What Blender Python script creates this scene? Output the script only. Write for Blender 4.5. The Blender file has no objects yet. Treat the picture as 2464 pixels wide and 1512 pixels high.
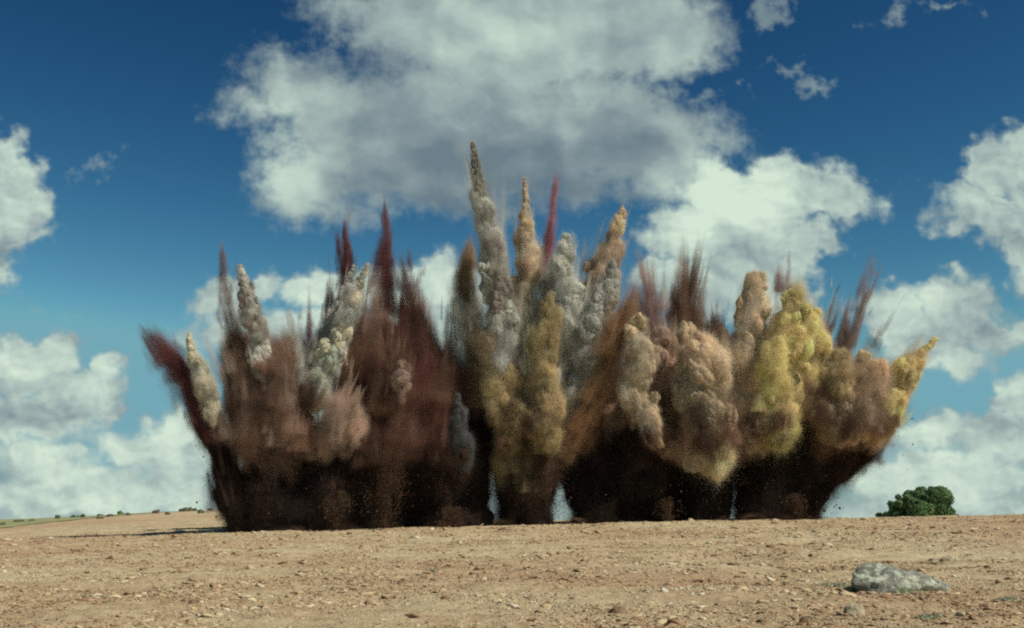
import bpy, math, random
import numpy as np
from mathutils import Vector, Matrix

# ------------------------------------------------------------------ camera, sky, sun
SC = bpy.context.scene
COL = SC.collection
IW, IH = 2464.0, 1512.0            # the frame in the units the scene was surveyed in
FOC, EYE, HOR = 2644.0, 1.30, 1250.0

cam = bpy.data.cameras.new('camera')
cam.sensor_width = 36.0
cam.lens = 36.0 * FOC / IW
cam.shift_y = (HOR - IH / 2) / IW
cam.clip_start, cam.clip_end = 0.1, 20000.0
cam_o = bpy.data.objects.new('camera', cam)
cam_o.location = (0, 0, EYE)
cam_o.rotation_euler = (math.radians(90), 0, 0)
COL.objects.link(cam_o)
SC.camera = cam_o

SC.view_settings.view_transform = 'Standard'
SC.view_settings.look = 'None'
SC.view_settings.gamma = 1.0
SC.view_settings.exposure = 0.0
SC.cycles.max_bounces = 8
SC.cycles.diffuse_bounces = 6
SC.cycles.transmission_bounces = 4
SC.cycles.transparent_max_bounces = 4
SC.cycles.use_denoising = False      # the grain is welcome: the picture was shot on grainy film
SC.cycles.filter_width = 2.1

SUN_DIR = Vector((0.60, -0.28, 0.75)).normalized()      # towards the sun
sun = bpy.data.lights.new('sun', 'SUN')
sun.energy = 4.9
sun.angle = math.radians(0.5)
sun.color = (1.0, 0.93, 0.80)
sun_o = bpy.data.objects.new('sun', sun)
sun_o.rotation_euler = (-SUN_DIR).to_track_quat('-Z', 'Y').to_euler()
sun_o.location = (60, 20, 90)
COL.objects.link(sun_o)

world = bpy.data.worlds.new('World')
SC.world = world
world.use_nodes = True
WT = world.node_tree
WT.nodes.clear()
SKYK = 0.10


class NT:
    """terse node building"""
    def __init__(s, t): s.t = t
    def new(s, kind, **kw):
        n = s.t.nodes.new(kind)
        for k, v in kw.items(): setattr(n, k, v)
        return n
    def put(s, sock, v):
        if isinstance(v, bpy.types.NodeSocket): s.t.links.new(v, sock)
        elif v is not None: sock.default_value = v
    def m(s, op, a, b=None, c=None, clamp=False):
        n = s.new('ShaderNodeMath', operation=op); n.use_clamp = clamp
        for i, v in enumerate((a, b, c)): s.put(n.inputs[i], v)
        return n.outputs[0]
    def v(s, op, a, b=None, c=None, out=0):
        n = s.new('ShaderNodeVectorMath', operation=op)
        for i, v in enumerate((a, b, c)):
            if v is not None: s.put(n.inputs[i], v)
        return n.outputs[out]
    def noise(s, vec, scale, detail=4, rough=0.5, lac=2.0, dist=0.0, color=False, norm=True):
        n = s.new('ShaderNodeTexNoise'); n.normalize = norm
        s.put(n.inputs['Vector'], vec)
        for k, v in (('Scale', scale), ('Detail', detail), ('Roughness', rough), ('Lacunarity', lac), ('Distortion', dist)):
            s.put(n.inputs[k], v)
        return n.outputs['Color' if color else 0]
    def step(s, x, lo, hi, a=0.0, b=1.0, smooth=True):
        n = s.new('ShaderNodeMapRange'); n.interpolation_type = 'SMOOTHSTEP' if smooth else 'LINEAR'
        n.clamp = True
        for i, v in enumerate((x, lo, hi, a, b)): s.put(n.inputs[i], v)
        return n.outputs[0]
    def mix(s, f, a, b, blend='MIX'):
        n = s.new('ShaderNodeMix'); n.data_type = 'RGBA'; n.blend_type = blend
        s.put(n.inputs[0], f)
        for i, v in ((6, a), (7, b)):
            s.put(n.inputs[i], v if isinstance(v, bpy.types.NodeSocket) else (*v[:3], 1.0))
        return n.outputs[2]


W = NT(WT)
sky = W.new('ShaderNodeTexSky', sky_type='NISHITA')
sky.sun_disc = False
sky.sun_elevation = math.asin(SUN_DIR.z)
sky.sun_rotation = math.atan2(SUN_DIR.x, SUN_DIR.y)
sky.air_density, sky.dust_density, sky.ozone_density, sky.altitude = 1.0, 0.3, 2.0, 600
tc = W.new('ShaderNodeTexCoord')
sx = W.new('ShaderNodeSeparateXYZ'); WT.links.new(tc.outputs['Generated'], sx.inputs[0])
ay = W.m('MAXIMUM', W.m('ABSOLUTE', sx.outputs[1]), 0.12)
# directions unrolled onto a plane in front of the field, in hundreds of survey units
PXn = W.m('MULTIPLY_ADD', W.m('DIVIDE', sx.outputs[0], ay), FOC / 100, 12.32)
PYn = W.m('MULTIPLY_ADD', W.m('DIVIDE', sx.outputs[2], ay), -FOC / 100, HOR / 100)
cv = W.new('ShaderNodeCombineXYZ'); WT.links.new(PXn, cv.inputs[0]); WT.links.new(PYn, cv.inputs[1])
P0 = cv.outputs[0]
# wind warp: coarse and fine
w1 = W.v('MULTIPLY_ADD', W.noise(P0, 0.75, 3, 0.55, color=True), (1.5, 1.5, 0), (-0.75, -0.75, 0))
w2 = W.v('MULTIPLY_ADD', W.noise(P0, 2.6, 5, 0.62, color=True), (0.46, 0.46, 0), (-0.23, -0.23, 0))
P1 = W.v('ADD', W.v('ADD', P0, w1), w2)


def ell(P, x, y, rx, ry, ang=0.0):
    """distance-like value, positive inside the ellipse, in hundreds of units"""
    cx, cy, rx, ry = x / 100, y / 100, rx / 100, ry / 100
    if ang:
        a = math.radians(ang)
        mp = W.new('ShaderNodeMapping', vector_type='TEXTURE')
        W.put(mp.inputs['Vector'], P)
        mp.inputs['Location'].default_value = (cx, cy, 0)
        mp.inputs['Rotation'].default_value = (0, 0, a)
        mp.inputs['Scale'].default_value = (rx, ry, 1)
        d = W.v('LENGTH', mp.outputs[0], out=1)
    else:
        q = W.v('MULTIPLY_ADD', P, (1 / rx, 1 / ry, 0), (-cx / rx, -cy / ry, 0))
        d = W.v('LENGTH', q, out=1)
    R = min(rx, ry)
    return W.m('MULTIPLY_ADD', d, -R, R)


def union(P, blobs, k=0.25):
    acc = None
    for b in blobs:
        e = ell(P, *b)
        if acc is None: acc = e
        else:
            n = W.new('ShaderNodeMath', operation='SMOOTH_MAX')
            W.put(n.inputs[0], acc); W.put(n.inputs[1], e); n.inputs[2].default_value = k
            acc = n.outputs[0]
    return acc


SOFT = [  # the big grey cloud overhead and its ragged skirts
    (1250, 60, 470, 200), (900, 30, 190, 70, 10), (760, 250, 220, 110, 30), (1100, 330, 480, 190), (1500, 330, 260, 150, 20),
    (740, 430, 150, 110), (830, 495, 150, 40), (1650, 300, 160, 60, 15), (1600, 90, 160, 130), (1580, 420, 110, 60, 30), (1400, 440, 110, 70),
    (1640, 380, 110, 40, -30), (600, 270, 90, 60),
]
WISP = [
    (1950, 178, 55, 26, 25), (1880, 150, 22, 12), (1860, 20, 70, 30, -30), (2230, 10, 60, 16), (2140, 45, 40, 14),
    (240, 395, 42, 16, -38), (190, 440, 26, 12, -38), (1725, 235, 22, 8), (1800, 205, 18, 12), (2300, 10, 60, 14), (110, 730, 60, 12, 15),
]
CUM = [  # crisp cumulus heaps
    (-30, 470, 120, 170), (60, 480, 60, 90), (90, 560, 45, 34), (0, 650, 40, 50),
    (1780, 560, 170, 130, -25), (1740, 450, 90, 75), (1880, 430, 100, 70), (2015, 460, 115, 62, 15), (1640, 560, 80, 70), (1680, 690, 110, 80),
    (1850, 680, 130, 110), (1580, 640, 60, 40), (1960, 580, 90, 60),
    (2400, 410, 80, 70, 0), (2470, 370, 90, 70), (2370, 520, 145, 64, 15), (2470, 560, 60, 150),
    (2150, 740, 100, 60), (2290, 740, 120, 80, 15), (2250, 820, 150, 70, 15), (2400, 800, 90, 45),
    (560, 720, 100, 55), (640, 690, 60, 40), (760, 700, 90, 45), (900, 690, 90, 45), (1060, 650, 50, 38), (1060, 720, 160, 70), (700, 800, 260, 60), (1000, 800, 200, 70),
    (60, 880, 130, 80), (130, 830, 60, 40), (250, 900, 55, 50), (180, 960, 140, 75), (60, 1000, 160, 70),
    (430, 1060, 110, 60), (330, 1090, 120, 45), (100, 1110, 130, 40), (500, 1150, 200, 80), (250, 1190, 420, 60), (900, 1100, 400, 150),
    (2250, 1040, 130, 50), (2440, 960, 60, 70), (2400, 1050, 90, 60, 0), (2250, 1150, 260, 70), (2100, 1010, 60, 40), (2300, 1220, 300, 40), (1500, 1100, 500, 120),
]
fb = W.noise(P0, 2.2, 8, 0.60)
fbw = W.m('SUBTRACT', fb, 0.5)
fbL = W.m('SUBTRACT', W.noise(P0, 0.9, 6, 0.55), 0.5)
mS = W.m('MULTIPLY_ADD', fbw, 1.1, union(P1, SOFT))
mW = W.m('MULTIPLY_ADD', fbw, 1.3, union(P1, WISP, 0.1))
fbc = W.m('SUBTRACT', W.noise(P0, 1.7, 6, 0.50), 0.5)
mC = W.m('ADD', 0.09, W.m('MULTIPLY_ADD', fbc, 0.80, union(P1, CUM, 0.12)))
aS = W.step(mS, -0.22, 0.62)
aW = W.m('MULTIPLY', W.step(mW, -0.08, 0.35), 0.62)
aC = W.step(mC, -0.06, 0.30)
# thin broken layer towards the horizon, stretched sideways
lay = W.noise(W.v('MULTIPLY', P0, (0.45, 1.6, 1)), 1.0, 7, 0.6)
band = W.step(PYn, 9.6, 11.2)
aL = W.m('MAXIMUM', W.m('MULTIPLY', W.m('MULTIPLY', W.step(lay, 0.30, 0.62), band), 0.85), W.m('MULTIPLY', W.step(PYn, 11.2, 12.3), 0.92))
# relief: the cloud seen a little nearer the sun, subtracted
dP = W.v('ADD', P1, (0.16, -0.26, 0))
Pq = W.v('ADD', P0, W.v('MULTIPLY', w1, (0.5, 0.5, 0)))
Pq = W.v('MULTIPLY', Pq, (0.85, 1.15, 1))
relief = W.m('SUBTRACT', W.noise(Pq, 0.62, 4, 0.5), W.noise(W.v('ADD', Pq, (0.30, -0.46, 0)), 0.62, 4, 0.5))
relief2 = W.m('MULTIPLY', W.m('SUBTRACT', W.noise(Pq, 2.3, 4, 0.55), W.noise(W.v('ADD', Pq, (0.10, -0.15, 0)), 2.3, 4, 0.55)), aC)


def glow(x, y, rx, ry, amp, ang=0.0):
    e = ell(P1, x, y, rx, ry, ang)
    return W.m('MULTIPLY', W.step(e, -0.25 * min(rx, ry) / 100, 0.75 * min(rx, ry) / 100), amp)


LIGHTS = [  # where cloud is thin and bright (+) or thick and grey (-)
    (1320, 120, 300, 160, 0.12), (1150, 60, 230, 130, 0.10), (700, 350, 190, 150, 0.22, 60), (1300, 420, 620, 130, -0.10), (1180, 400, 480, 170, -0.15), (880, 210, 150, 80, -0.10),
    (1640, 120, 110, 100, 0.12), (700, 440, 110, 90, 0.06),
    (1740, 460, 210, 160, 0.36, -30), (1930, 540, 150, 120, 0.12), (1830, 600, 200, 60, -0.08), (1650, 620, 70, 100, 0.16), (30, 440, 80, 110, 0.12), (20, 600, 120, 60, -0.12), (2420, 460, 80, 90, 0.10),
    (2170, 740, 100, 80, 0.26), (2300, 800, 140, 60, -0.10), (80, 860, 120, 60, 0.24), (240, 900, 60, 60, 0.24), (100, 1000, 200, 40, -0.18), (800, 720, 330, 80, 0.20), (1060, 680, 60, 70, 0.14),
    (430, 1040, 110, 40, 0.22), (250, 1100, 260, 30, 0.06), (350, 1170, 330, 25, -0.12), (2230, 1030, 90, 40, 0.2), (2300, 1100, 260, 35, -0.08), (500, 1230, 900, 22, 0.08), (250, 1060, 330, 60, 0.14), (150, 1180, 420, 60, 0.14), (2300, 1120, 330, 90, 0.16), (2440, 930, 60, 60, 0.10), (2420, 1020, 80, 30, -0.12),
]
B = W.m('MULTIPLY_ADD', relief, 0.80, 0.50)
B = W.m('MULTIPLY_ADD', relief2, 0.42, B)
B = W.m('MULTIPLY_ADD', fbL, 0.16, B)
for g in LIGHTS: B = W.m('ADD', B, glow(*g))
# edges of cumulus a touch brighter, cores of the soft cloud greyer
B = W.m('ADD', B, W.m('MULTIPLY', aC, 0.15))
B = W.m('ADD', B, W.m('MULTIPLY', band, 0.07))
cr = W.new('ShaderNodeValToRGB')
W.put(cr.inputs[0], B)
els = cr.color_ramp.elements
els[0].position, els[0].color = 0.18, (0.150, 0.215, 0.255, 1)
els[1].position, els[1].color = 1.0, (0.66, 0.80, 0.66, 1)
for p_, c_ in ((0.40, (0.235, 0.31, 0.33, 1)), (0.60, (0.36, 0.46, 0.44, 1)), (0.80, (0.51, 0.635, 0.56, 1))):
    e_ = els.new(p_); e_.color = c_
cloudc = cr.outputs[0]
one = lambda x: W.m('SUBTRACT', 1.0, x)
clear = W.m('MULTIPLY', W.m('MULTIPLY', one(aS), one(aW)), W.m('MULTIPLY', one(aC), one(aL)))
alpha = one(clear)
# only above the ground line; a nadir of plain soil colour is hidden by the ground itself
# the film stock's response to the blue: steep and greenish
sk = W.new('ShaderNodeSeparateColor'); WT.links.new(sky.outputs[0], sk.inputs[0])
ck = W.new('ShaderNodeCombineColor')
for i_, (p_, a_, m_) in enumerate(((3.0, 6.9, 0.17), (2.4, 3.0, 0.39), (2.05, 1.33, 0.47))):
    q_ = W.m('MULTIPLY', W.m('POWER', W.m('MULTIPLY', sk.outputs[i_], SKYK), p_), a_)
    WT.links.new(W.m('MULTIPLY', W.m('MINIMUM', q_, m_), 1 / SKYK), ck.inputs[i_])
skyt = ck.outputs[0]
cl10 = W.v('SCALE', cloudc); cl10.node.inputs[3].default_value = 1.0 / SKYK
fin = W.mix(alpha, skyt, cl10)
bg = W.new('ShaderNodeBackground'); bg.inputs[1].default_value = SKYK
WT.links.new(fin, bg.inputs[0])
wo = W.new('ShaderNodeOutputWorld'); WT.links.new(bg.outputs[0], wo.inputs[0])

# ------------------------------------------------------------------ helpers
rng = np.random.default_rng(7)
LAT = rng.random((48, 48, 48)).astype(np.float32) * 2 - 1


def vnoise(p):
    i = np.floor(p).astype(np.int64); f = (p - i).astype(np.float32); f = f * f * (3 - 2 * f)
    i %= 48; j = (i + 1) % 48
    x0, y0, z0 = i[:, 0], i[:, 1], i[:, 2]; x1, y1, z1 = j[:, 0], j[:, 1], j[:, 2]
    fx, fy, fz = f[:, 0], f[:, 1], f[:, 2]
    a = LAT[x0, y0, z0] * (1 - fx) + LAT[x1, y0, z0] * fx
    b = LAT[x0, y1, z0] * (1 - fx) + LAT[x1, y1, z0] * fx
    c = LAT[x0, y0, z1] * (1 - fx) + LAT[x1, y0, z1] * fx
    d = LAT[x0, y1, z1] * (1 - fx) + LAT[x1, y1, z1] * fx
    return (a * (1 - fy) + b * fy) * (1 - fz) + (c * (1 - fy) + d * fy) * fz


def fbm(p, oct=4, gain=0.5):
    s = 0; a = 1.0; p = np.asarray(p, dtype=np.float64)
    for k in range(oct):
        s = s + a * vnoise(p + 17.3 * k); p = p * 2.03; a *= gain
    return s


def unit(v): return v / np.maximum(np.linalg.norm(v, axis=-1, keepdims=True), 1e-9)


def mesh_np(name, V, F, mats, smooth=True, cols=None):
    """V (n,3), F (m,3) numpy -> mesh"""
    me = bpy.data.meshes.new(name)
    me.vertices.add(len(V)); me.vertices.foreach_set('co', np.ascontiguousarray(V, dtype=np.float32).ravel())
    k = F.shape[1]
    me.loops.add(F.size); me.loops.foreach_set('vertex_index', np.ascontiguousarray(F, dtype=np.int32).ravel())
    me.polygons.add(len(F)); me.polygons.foreach_set('loop_start', np.arange(0, F.size, k, dtype=np.int32))
    if smooth: me.polygons.foreach_set('use_smooth', np.ones(len(F), dtype=bool))
    me.update(calc_edges=True)
    if cols is not None:
        at = me.attributes.new('tone', 'FLOAT', 'POINT'); at.data.foreach_set('value', np.ascontiguousarray(cols, dtype=np.float32))
    for m_ in (mats if isinstance(mats, (list, tuple)) else [mats]): me.materials.append(m_)
    return me


def link(name, me, parent=None):
    o = bpy.data.objects.new(name, me); COL.objects.link(o)
    if parent is not None: o.parent = parent
    return o


def tag(o, label=None, cat=None, group=None, kind=None):
    if label: o['label'] = label
    if cat: o['category'] = cat
    if group: o['group'] = group
    if kind: o['kind'] = kind
    return o


def empty(name, loc):
    o = bpy.data.objects.new(name, None); COL.objects.link(o)
    o.location = loc; o.empty_display_size = 0.3
    return o


def wp(px, py, Y): return np.array([(px - IW / 2) / FOC * Y, Y, EYE + (HOR - py) / FOC * Y])


def ico(sub):
    t = (1 + 5 ** .5) / 2
    V = [(-1, t, 0), (1, t, 0), (-1, -t, 0), (1, -t, 0), (0, -1, t), (0, 1, t), (0, -1, -t), (0, 1, -t), (t, 0, -1), (t, 0, 1), (-t, 0, -1), (-t, 0, 1)]
    F = [(0, 11, 5), (0, 5, 1), (0, 1, 7), (0, 7, 10), (0, 10, 11), (1, 5, 9), (5, 11, 4), (11, 10, 2), (10, 7, 6), (7, 1, 8),
         (3, 9, 4), (3, 4, 2), (3, 2, 6), (3, 6, 8), (3, 8, 9), (4, 9, 5), (2, 4, 11), (6, 2, 10), (8, 6, 7), (9, 8, 1)]
    V = [np.array(v) / math.sqrt(1 + t * t) for v in V]
    for _ in range(sub):
        c = {}; F2 = []
        def mid(a, b):
            k = (min(a, b), max(a, b))
            if k not in c: v = V[a] + V[b]; V.append(v / np.linalg.norm(v)); c[k] = len(V) - 1
            return c[k]
        for a, b, d in F:
            ab, bd, da = mid(a, b), mid(b, d), mid(d, a); F2 += [(a, ab, da), (b, bd, ab), (d, da, bd), (ab, bd, da)]
        F = F2
    return np.array(V), np.array(F)


ICO = [ico(k) for k in range(5)]

# ------------------------------------------------------------------ ground
CX = np.array([-600, 0, 300, 570, 1000, 1300, 1700, 1960, 2200, 2464, 3100.])
ROWS = {  # depth: survey height of the ground in that direction
    30: [1368, 1366, 1366, 1364, 1362, 1360, 1357, 1354, 1350, 1346, 1340],
    42: [1334, 1330, 1326, 1318, 1310, 1305, 1298, 1292, 1286, 1280, 1274],
    60: [1312, 1303, 1292, 1281, 1270, 1264, 1255, 1252, 1250, 1246, 1240],
    75: [1304, 1292, 1276, 1265, 1262, 1256, 1250, 1249, 1244, 1238, 1230],
    110: [1290, 1272, 1248, 1240, 1250, 1254, 1256, 1256, 1252, 1247, 1240],
    160: [1275, 1258, 1237, 1224, 1240, 1256, 1262, 1262, 1258, 1256, 1250],
    230: [1262, 1251, 1240, 1236, 1250, 1258, 1262, 1262, 1262, 1260, 1256],
    400: [1262] * 11, 1000: [1256] * 11, 6000: [1251.5] * 11}
LY = np.linspace(math.log(20), math.log(6000), 260)
_t = [(math.log(20), np.zeros(11))] + [(math.log(y), EYE + (HOR - np.array(r, float)) / FOC * y) for y, r in ROWS.items()]
_ly = np.array([a for a, _ in _t]); _g = np.array([b for _, b in _t])
GT = np.stack([np.interp(LY, _ly, _g[:, j] / np.exp(_ly)) for j in range(11)], 1)
CXX = np.linspace(-600, 3100, 200)
GT = np.stack([np.interp(CXX, CX, GT[i]) for i in range(len(LY))], 0)
for _ in range(3):
    GT[1:-1] = (GT[:-2] + GT[1:-1] * 2 + GT[2:]) / 4
    for q in range(4): GT[:, 1:-1] = (GT[:, :-2] + GT[:, 1:-1] * 2 + GT[:, 2:]) / 4


def ground_base(x, y):
    x = np.asarray(x, float); y = np.asarray(y, float)
    yy = np.maximum(y, 1.0); px = IW / 2 + FOC * x / yy
    u = np.clip((np.log(yy) - LY[0]) / (LY[1] - LY[0]), 0, len(LY) - 1.001)
    w = np.clip((px + 600) / 3700 * 199, 0, 198.999)
    i, j = u.astype(int), w.astype(int); fu, fw = u - i, w - j
    g = (GT[i, j] * (1 - fu) + GT[i + 1, j] * fu) * (1 - fw) + (GT[i, j + 1] * (1 - fu) + GT[i + 1, j + 1] * fu) * fw
    return np.where(yy > 20, g * np.minimum(yy, 6000), 0.0)


def ground_z(x, y):
    g = ground_base(x, y)
    p = np.stack([x, y, np.zeros_like(x)], -1)
    near = np.clip(1.4 - y / 120, 0.15, 1)
    return g + near * (0.055 * fbm(p * 0.55, 2) + 0.04 * fbm(p * 1.9 + 5, 3, 0.6) + 0.02 * np.abs(fbm(p * 5.5 + 9, 2, .6))) - 0.01


def make_mat(name):
    m_ = bpy.data.materials.new(name); m_.use_nodes = True
    m_.node_tree.nodes.clear()
    return m_, NT(m_.node_tree)


def ramp(N, fac, stops):
    r = N.new('ShaderNodeValToRGB'); N.put(r.inputs[0], fac)
    e = r.color_ramp.elements
    e[0].position, e[0].color = stops[0][0], (*stops[0][1], 1)
    e[1].position, e[1].color = stops[-1][0], (*stops[-1][1], 1)
    for p_, c_ in stops[1:-1]:
        q = e.new(p_); q.color = (*c_, 1)
    return r.outputs[0]


gm, N = make_mat('dry_soil')
tcn = N.new('ShaderNodeTexCoord').outputs['Object']
n1 = N.noise(tcn, 0.10, 5, 0.6); n2 = N.noise(tcn, 1.6, 6, 0.65); n3 = N.noise(tcn, 9.0, 6, 0.7); n4 = N.noise(tcn, 0.45, 4, 0.6)
mixf = N.m('MULTIPLY_ADD', n2, 0.45, N.m('MULTIPLY_ADD', n3, 0.45, N.m('MULTIPLY_ADD', n4, 0.35, -0.12)))
c = ramp(N, mixf, [(0.30, (0.213, 0.139, 0.080)), (0.44, (0.381, 0.283, 0.165)), (0.54, (0.493, 0.391, 0.235)), (0.68, (0.616, 0.525, 0.340))])
c = N.mix(N.step(n1, 0.42, 0.66, 0, 0.6), c, (0.538, 0.474, 0.300))
c = N.mix(N.step(N.noise(tcn, 0.06, 3, 0.5), 0.48, 0.62, 0, 0.6), c, (0.403, 0.258, 0.155))
c = N.mix(1.0, c, (.99, .985, .98), 'MULTIPLY')
bs = N.new('ShaderNodeBsdfPrincipled'); N.put(bs.inputs['Base Color'], c); bs.inputs['Roughness'].default_value = 0.95
bs.inputs['Specular IOR Level'].default_value = 0.1
bmp = N.new('ShaderNodeBump'); bmp.inputs['Strength'].default_value = 1.0; bmp.inputs['Distance'].default_value = 0.09
hh = N.m('MULTIPLY_ADD', N.noise(tcn, 4.0, 8, 0.72), 1.0, N.m('MULTIPLY', N.noise(tcn, 22.0, 4, 0.7), 0.35))
N.put(bmp.inputs['Height'], hh); N.put(bs.inputs['Normal'], bmp.outputs[0])
out = N.new('ShaderNodeOutputMaterial'); N.put(out.inputs[0], bs.outputs[0])


def sheet(ys, ss, zf):
    Y, S = np.meshgrid(ys, ss, indexing='ij')
    X = S * (6 + np.abs(Y))
    x, y = X.ravel(), Y.ravel()
    z = zf(x, y)
    V = np.stack([x, y, z], 1)
    nY, nS = len(ys), len(ss)
    a = (np.arange(nY - 1)[:, None] * nS + np.arange(nS - 1)[None, :]).ravel()
    F = np.stack([a, a + 1, a + nS + 1, a + nS], 1)
    return V, F


ys = np.concatenate([np.linspace(-60, 6, 34), np.exp(np.linspace(math.log(6.2), math.log(110), 640)), np.exp(np.linspace(math.log(111), math.log(6000), 110))])
ss = np.concatenate([np.linspace(-3, -0.56, 40)[:-1], np.linspace(-0.56, 0.56, 760), np.linspace(0.56, 3, 40)[1:]])
V, F = sheet(ys, ss, ground_z)
g_o = link('ground', mesh_np('ground', V, F, gm)); g_o['kind'] = 'structure'

# far green pasture on the left
fm, N = make_mat('pasture_grass')
tcn = N.new('ShaderNodeTexCoord').outputs['Object']
c = ramp(N, N.noise(tcn, 0.25, 6, 0.7), [(0.32, (0.17, 0.19, 0.10)), (0.5, (0.26, 0.275, 0.14)), (0.68, (0.38, 0.35, 0.19))])
bs = N.new('ShaderNodeBsdfDiffuse'); N.put(bs.inputs[0], c)
out = N.new('ShaderNodeOutputMaterial'); N.put(out.inputs[0], bs.outputs[0])
pys = np.linspace(98, 330, 120); pv = []
pcols = 90
for y in pys:
    # right edge of the pasture runs diagonally up the slope
    e = np.interp(y, [98, 115, 150, 200, 330], [-80, 60, 330, 640, 760]) + 18 * math.sin(y * 0.7) + 10 * math.sin(y * 1.9)
    e = max(e, -290)
    for t in np.linspace(0, 1, pcols): pv.append(((-300 + (e + 300) * t - IW / 2) / FOC * y, y))
pv = np.array(pv); pz = ground_z(pv[:, 0], pv[:, 1]) + 0.06
a = (np.arange(119)[:, None] * pcols + np.arange(pcols - 1)[None, :]).ravel()
po = link('grass_field', mesh_np('grass_field', np.column_stack([pv, pz]), np.stack([a, a + 1, a + pcols + 1, a + pcols], 1), fm)); po['kind'] = 'structure'

# clods and small stones lying everywhere: one uncountable scatter
cm, N = make_mat('clods')
at = N.new('ShaderNodeAttribute', attribute_name='tone')
tcn = N.new('ShaderNodeTexCoord').outputs['Object']
c = ramp(N, at.outputs['Fac'], [(0.0, (0.15, 0.09, 0.055)), (0.25, (0.325, 0.206, 0.120)), (0.6, (0.482, 0.371, 0.220)), (0.85, (0.605, 0.515, 0.330)), (1.0, (0.62, 0.57, 0.42))])
c = N.mix(N.step(N.noise(tcn, 14, 4, 0.7), 0.35, 0.7, 0.0, 0.4), c, (0.28, 0.19, 0.12))
c = N.mix(1.0, c, (.97, .965, .97), 'MULTIPLY')
bs = N.new('ShaderNodeBsdfDiffuse'); N.put(bs.inputs[0], c)
out = N.new('ShaderNodeOutputMaterial'); N.put(out.inputs[0], bs.outputs[0])


def scatter_clods(n, ymin, ymax, smin, smax, sub, spread=0.53):
    v0, f0 = ICO[sub]
    y = np.exp(rng.uniform(math.log(ymin), math.log(ymax), n * 2)); x = rng.uniform(-spread, spread, n * 2) * y
    keep = fbm(np.stack([x, y, 0 * x], 1) * 0.7, 3) + rng.normal(0, .4, n * 2) > -0.12
    x, y = x[keep][:n], y[keep][:n]; n = len(x)
    s = smin * (smax / smin) ** (rng.random(n) ** 2.6) * (0.6 + y / 35)
    sc_ = np.stack([s * rng.uniform(.8, 1.9, n), s * rng.uniform(.7, 1.4, n), s * rng.uniform(.2, .6, n)], 1)
    a = rng.uniform(0, 6.28, n); ca, sa = np.cos(a), np.sin(a)
    v = v0[None] * (1 + rng.uniform(-.5, .45, (n, len(v0), 1))) * sc_[:, None]
    tx = rng.normal(0, .35, n)
    v[..., 2] += v[..., 0] * tx[:, None] * 0.6
    X = v[..., 0] * ca[:, None] - v[..., 1] * sa[:, None] + x[:, None]
    Yv = v[..., 0] * sa[:, None] + v[..., 1] * ca[:, None] + y[:, None]
    Z = v[..., 2] + (ground_z(x, y) + sc_[:, 2] * 0.05)[:, None]
    tone = np.clip(0.5 + 0.22 * fbm(np.stack([x, y, 0 * x], 1) * 0.3 + 3, 2) + rng.normal(0, .24, n), 0, 1)
    V = np.stack([X, Yv, Z], -1).reshape(-1, 3)
    F = (f0[None] + (np.arange(n) * len(v0))[:, None, None]).reshape(-1, 3)
    return V, F, np.repeat(tone, len(v0))


parts = [scatter_clods(8000, 11, 62, 0.014, 0.080, 1), scatter_clods(190000, 11, 72, 0.007, 0.030, 0)]
off = 0; VV, FF, TT = [], [], []
for v, f, t in parts: VV.append(v); FF.append(f + off); TT.append(t); off += len(v)
co = link('gravel', mesh_np('gravel', np.concatenate(VV), np.concatenate(FF), cm, smooth=False, cols=np.concatenate(TT)))
tag(co, 'dry tan clods and pale stone chips scattered over the field', 'gravel', kind='stuff')


# ------------------------------------------------------------------ stones lying on the field
def rock_mat(name, base, dark, light, lichen=0.0):
    m_, N = make_mat(name)
    t = N.new('ShaderNodeTexCoord').outputs['Object']
    c = ramp(N, N.noise(t, 5.0, 8, 0.72), [(0.33, dark), (0.5, base), (0.66, light)])
    if lichen:
        c = N.mix(N.step(N.noise(t, 4.2, 6, 0.7), 0.50, 0.56, 0, lichen), c, (0.54, 0.59, 0.46))
        c = N.mix(N.step(N.noise(t, 9.0, 4, 0.6), 0.60, 0.68, 0, 0.8), c, (0.62, 0.64, 0.52))
    b = N.new('ShaderNodeBsdfDiffuse'); N.put(b.inputs[0], c)
    bp = N.new('ShaderNodeBump'); bp.inputs['Distance'].default_value = 0.07; N.put(bp.inputs['Height'], N.noise(t, 14, 8, 0.7)); N.put(b.inputs['Normal'], bp.outputs[0])
    o_ = N.new('ShaderNodeOutputMaterial'); N.put(o_.inputs[0], b.outputs[0])
    return m_


def hit(px, py):
    """the point of the ground seen at a survey position"""
    for Y in np.exp(np.linspace(math.log(9), math.log(75), 500)):
        x = (px - IW / 2) / FOC * Y; z = float(ground_z(np.array([x]), np.array([Y]))[0])
        if HOR + (EYE - z) / Y * FOC <= py: return x, Y, z
    return x, Y, z


def rock(name, px, py, w, hgt, dep, mat, label, seed, cat='rock', sub=4, lean=0.0, group=None):
    x, Y, z = hit(px, py)
    s = Y / FOC
    v, f = ICO[sub]
    v = v.copy()
    n_ = fbm(v * 1.3 + seed * 3.7, 4, 0.55)[:, None]
    v = v * (1 + 0.22 * n_)
    if lean:                       # a dome with its top left of centre, sloping away to the right, shouldered
        v[:, 0] = np.where(v[:, 0] > 0, v[:, 0] * 1.1, v[:, 0] * .9) + 0.03
        v[:, 2] *= 1 - 0.30 * np.clip(v[:, 0] - .1, 0, 1)
        v = v + unit(v) * (0.10 * fbm(v * 3.1 + 40, 4, .6) + 0.05 * np.round(fbm(v * 2.5 + 40, 3) * 5) / 5)[:, None]
    v = v * np.array([w / 2 * s, dep / 2 * s, hgt * s])
    me = mesh_np(name, v, f, mat)
    o = link(name, me); o.location = (x, Y + dep / 2 * s, z - 0.02)
    return tag(o, label, cat, group)


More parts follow.
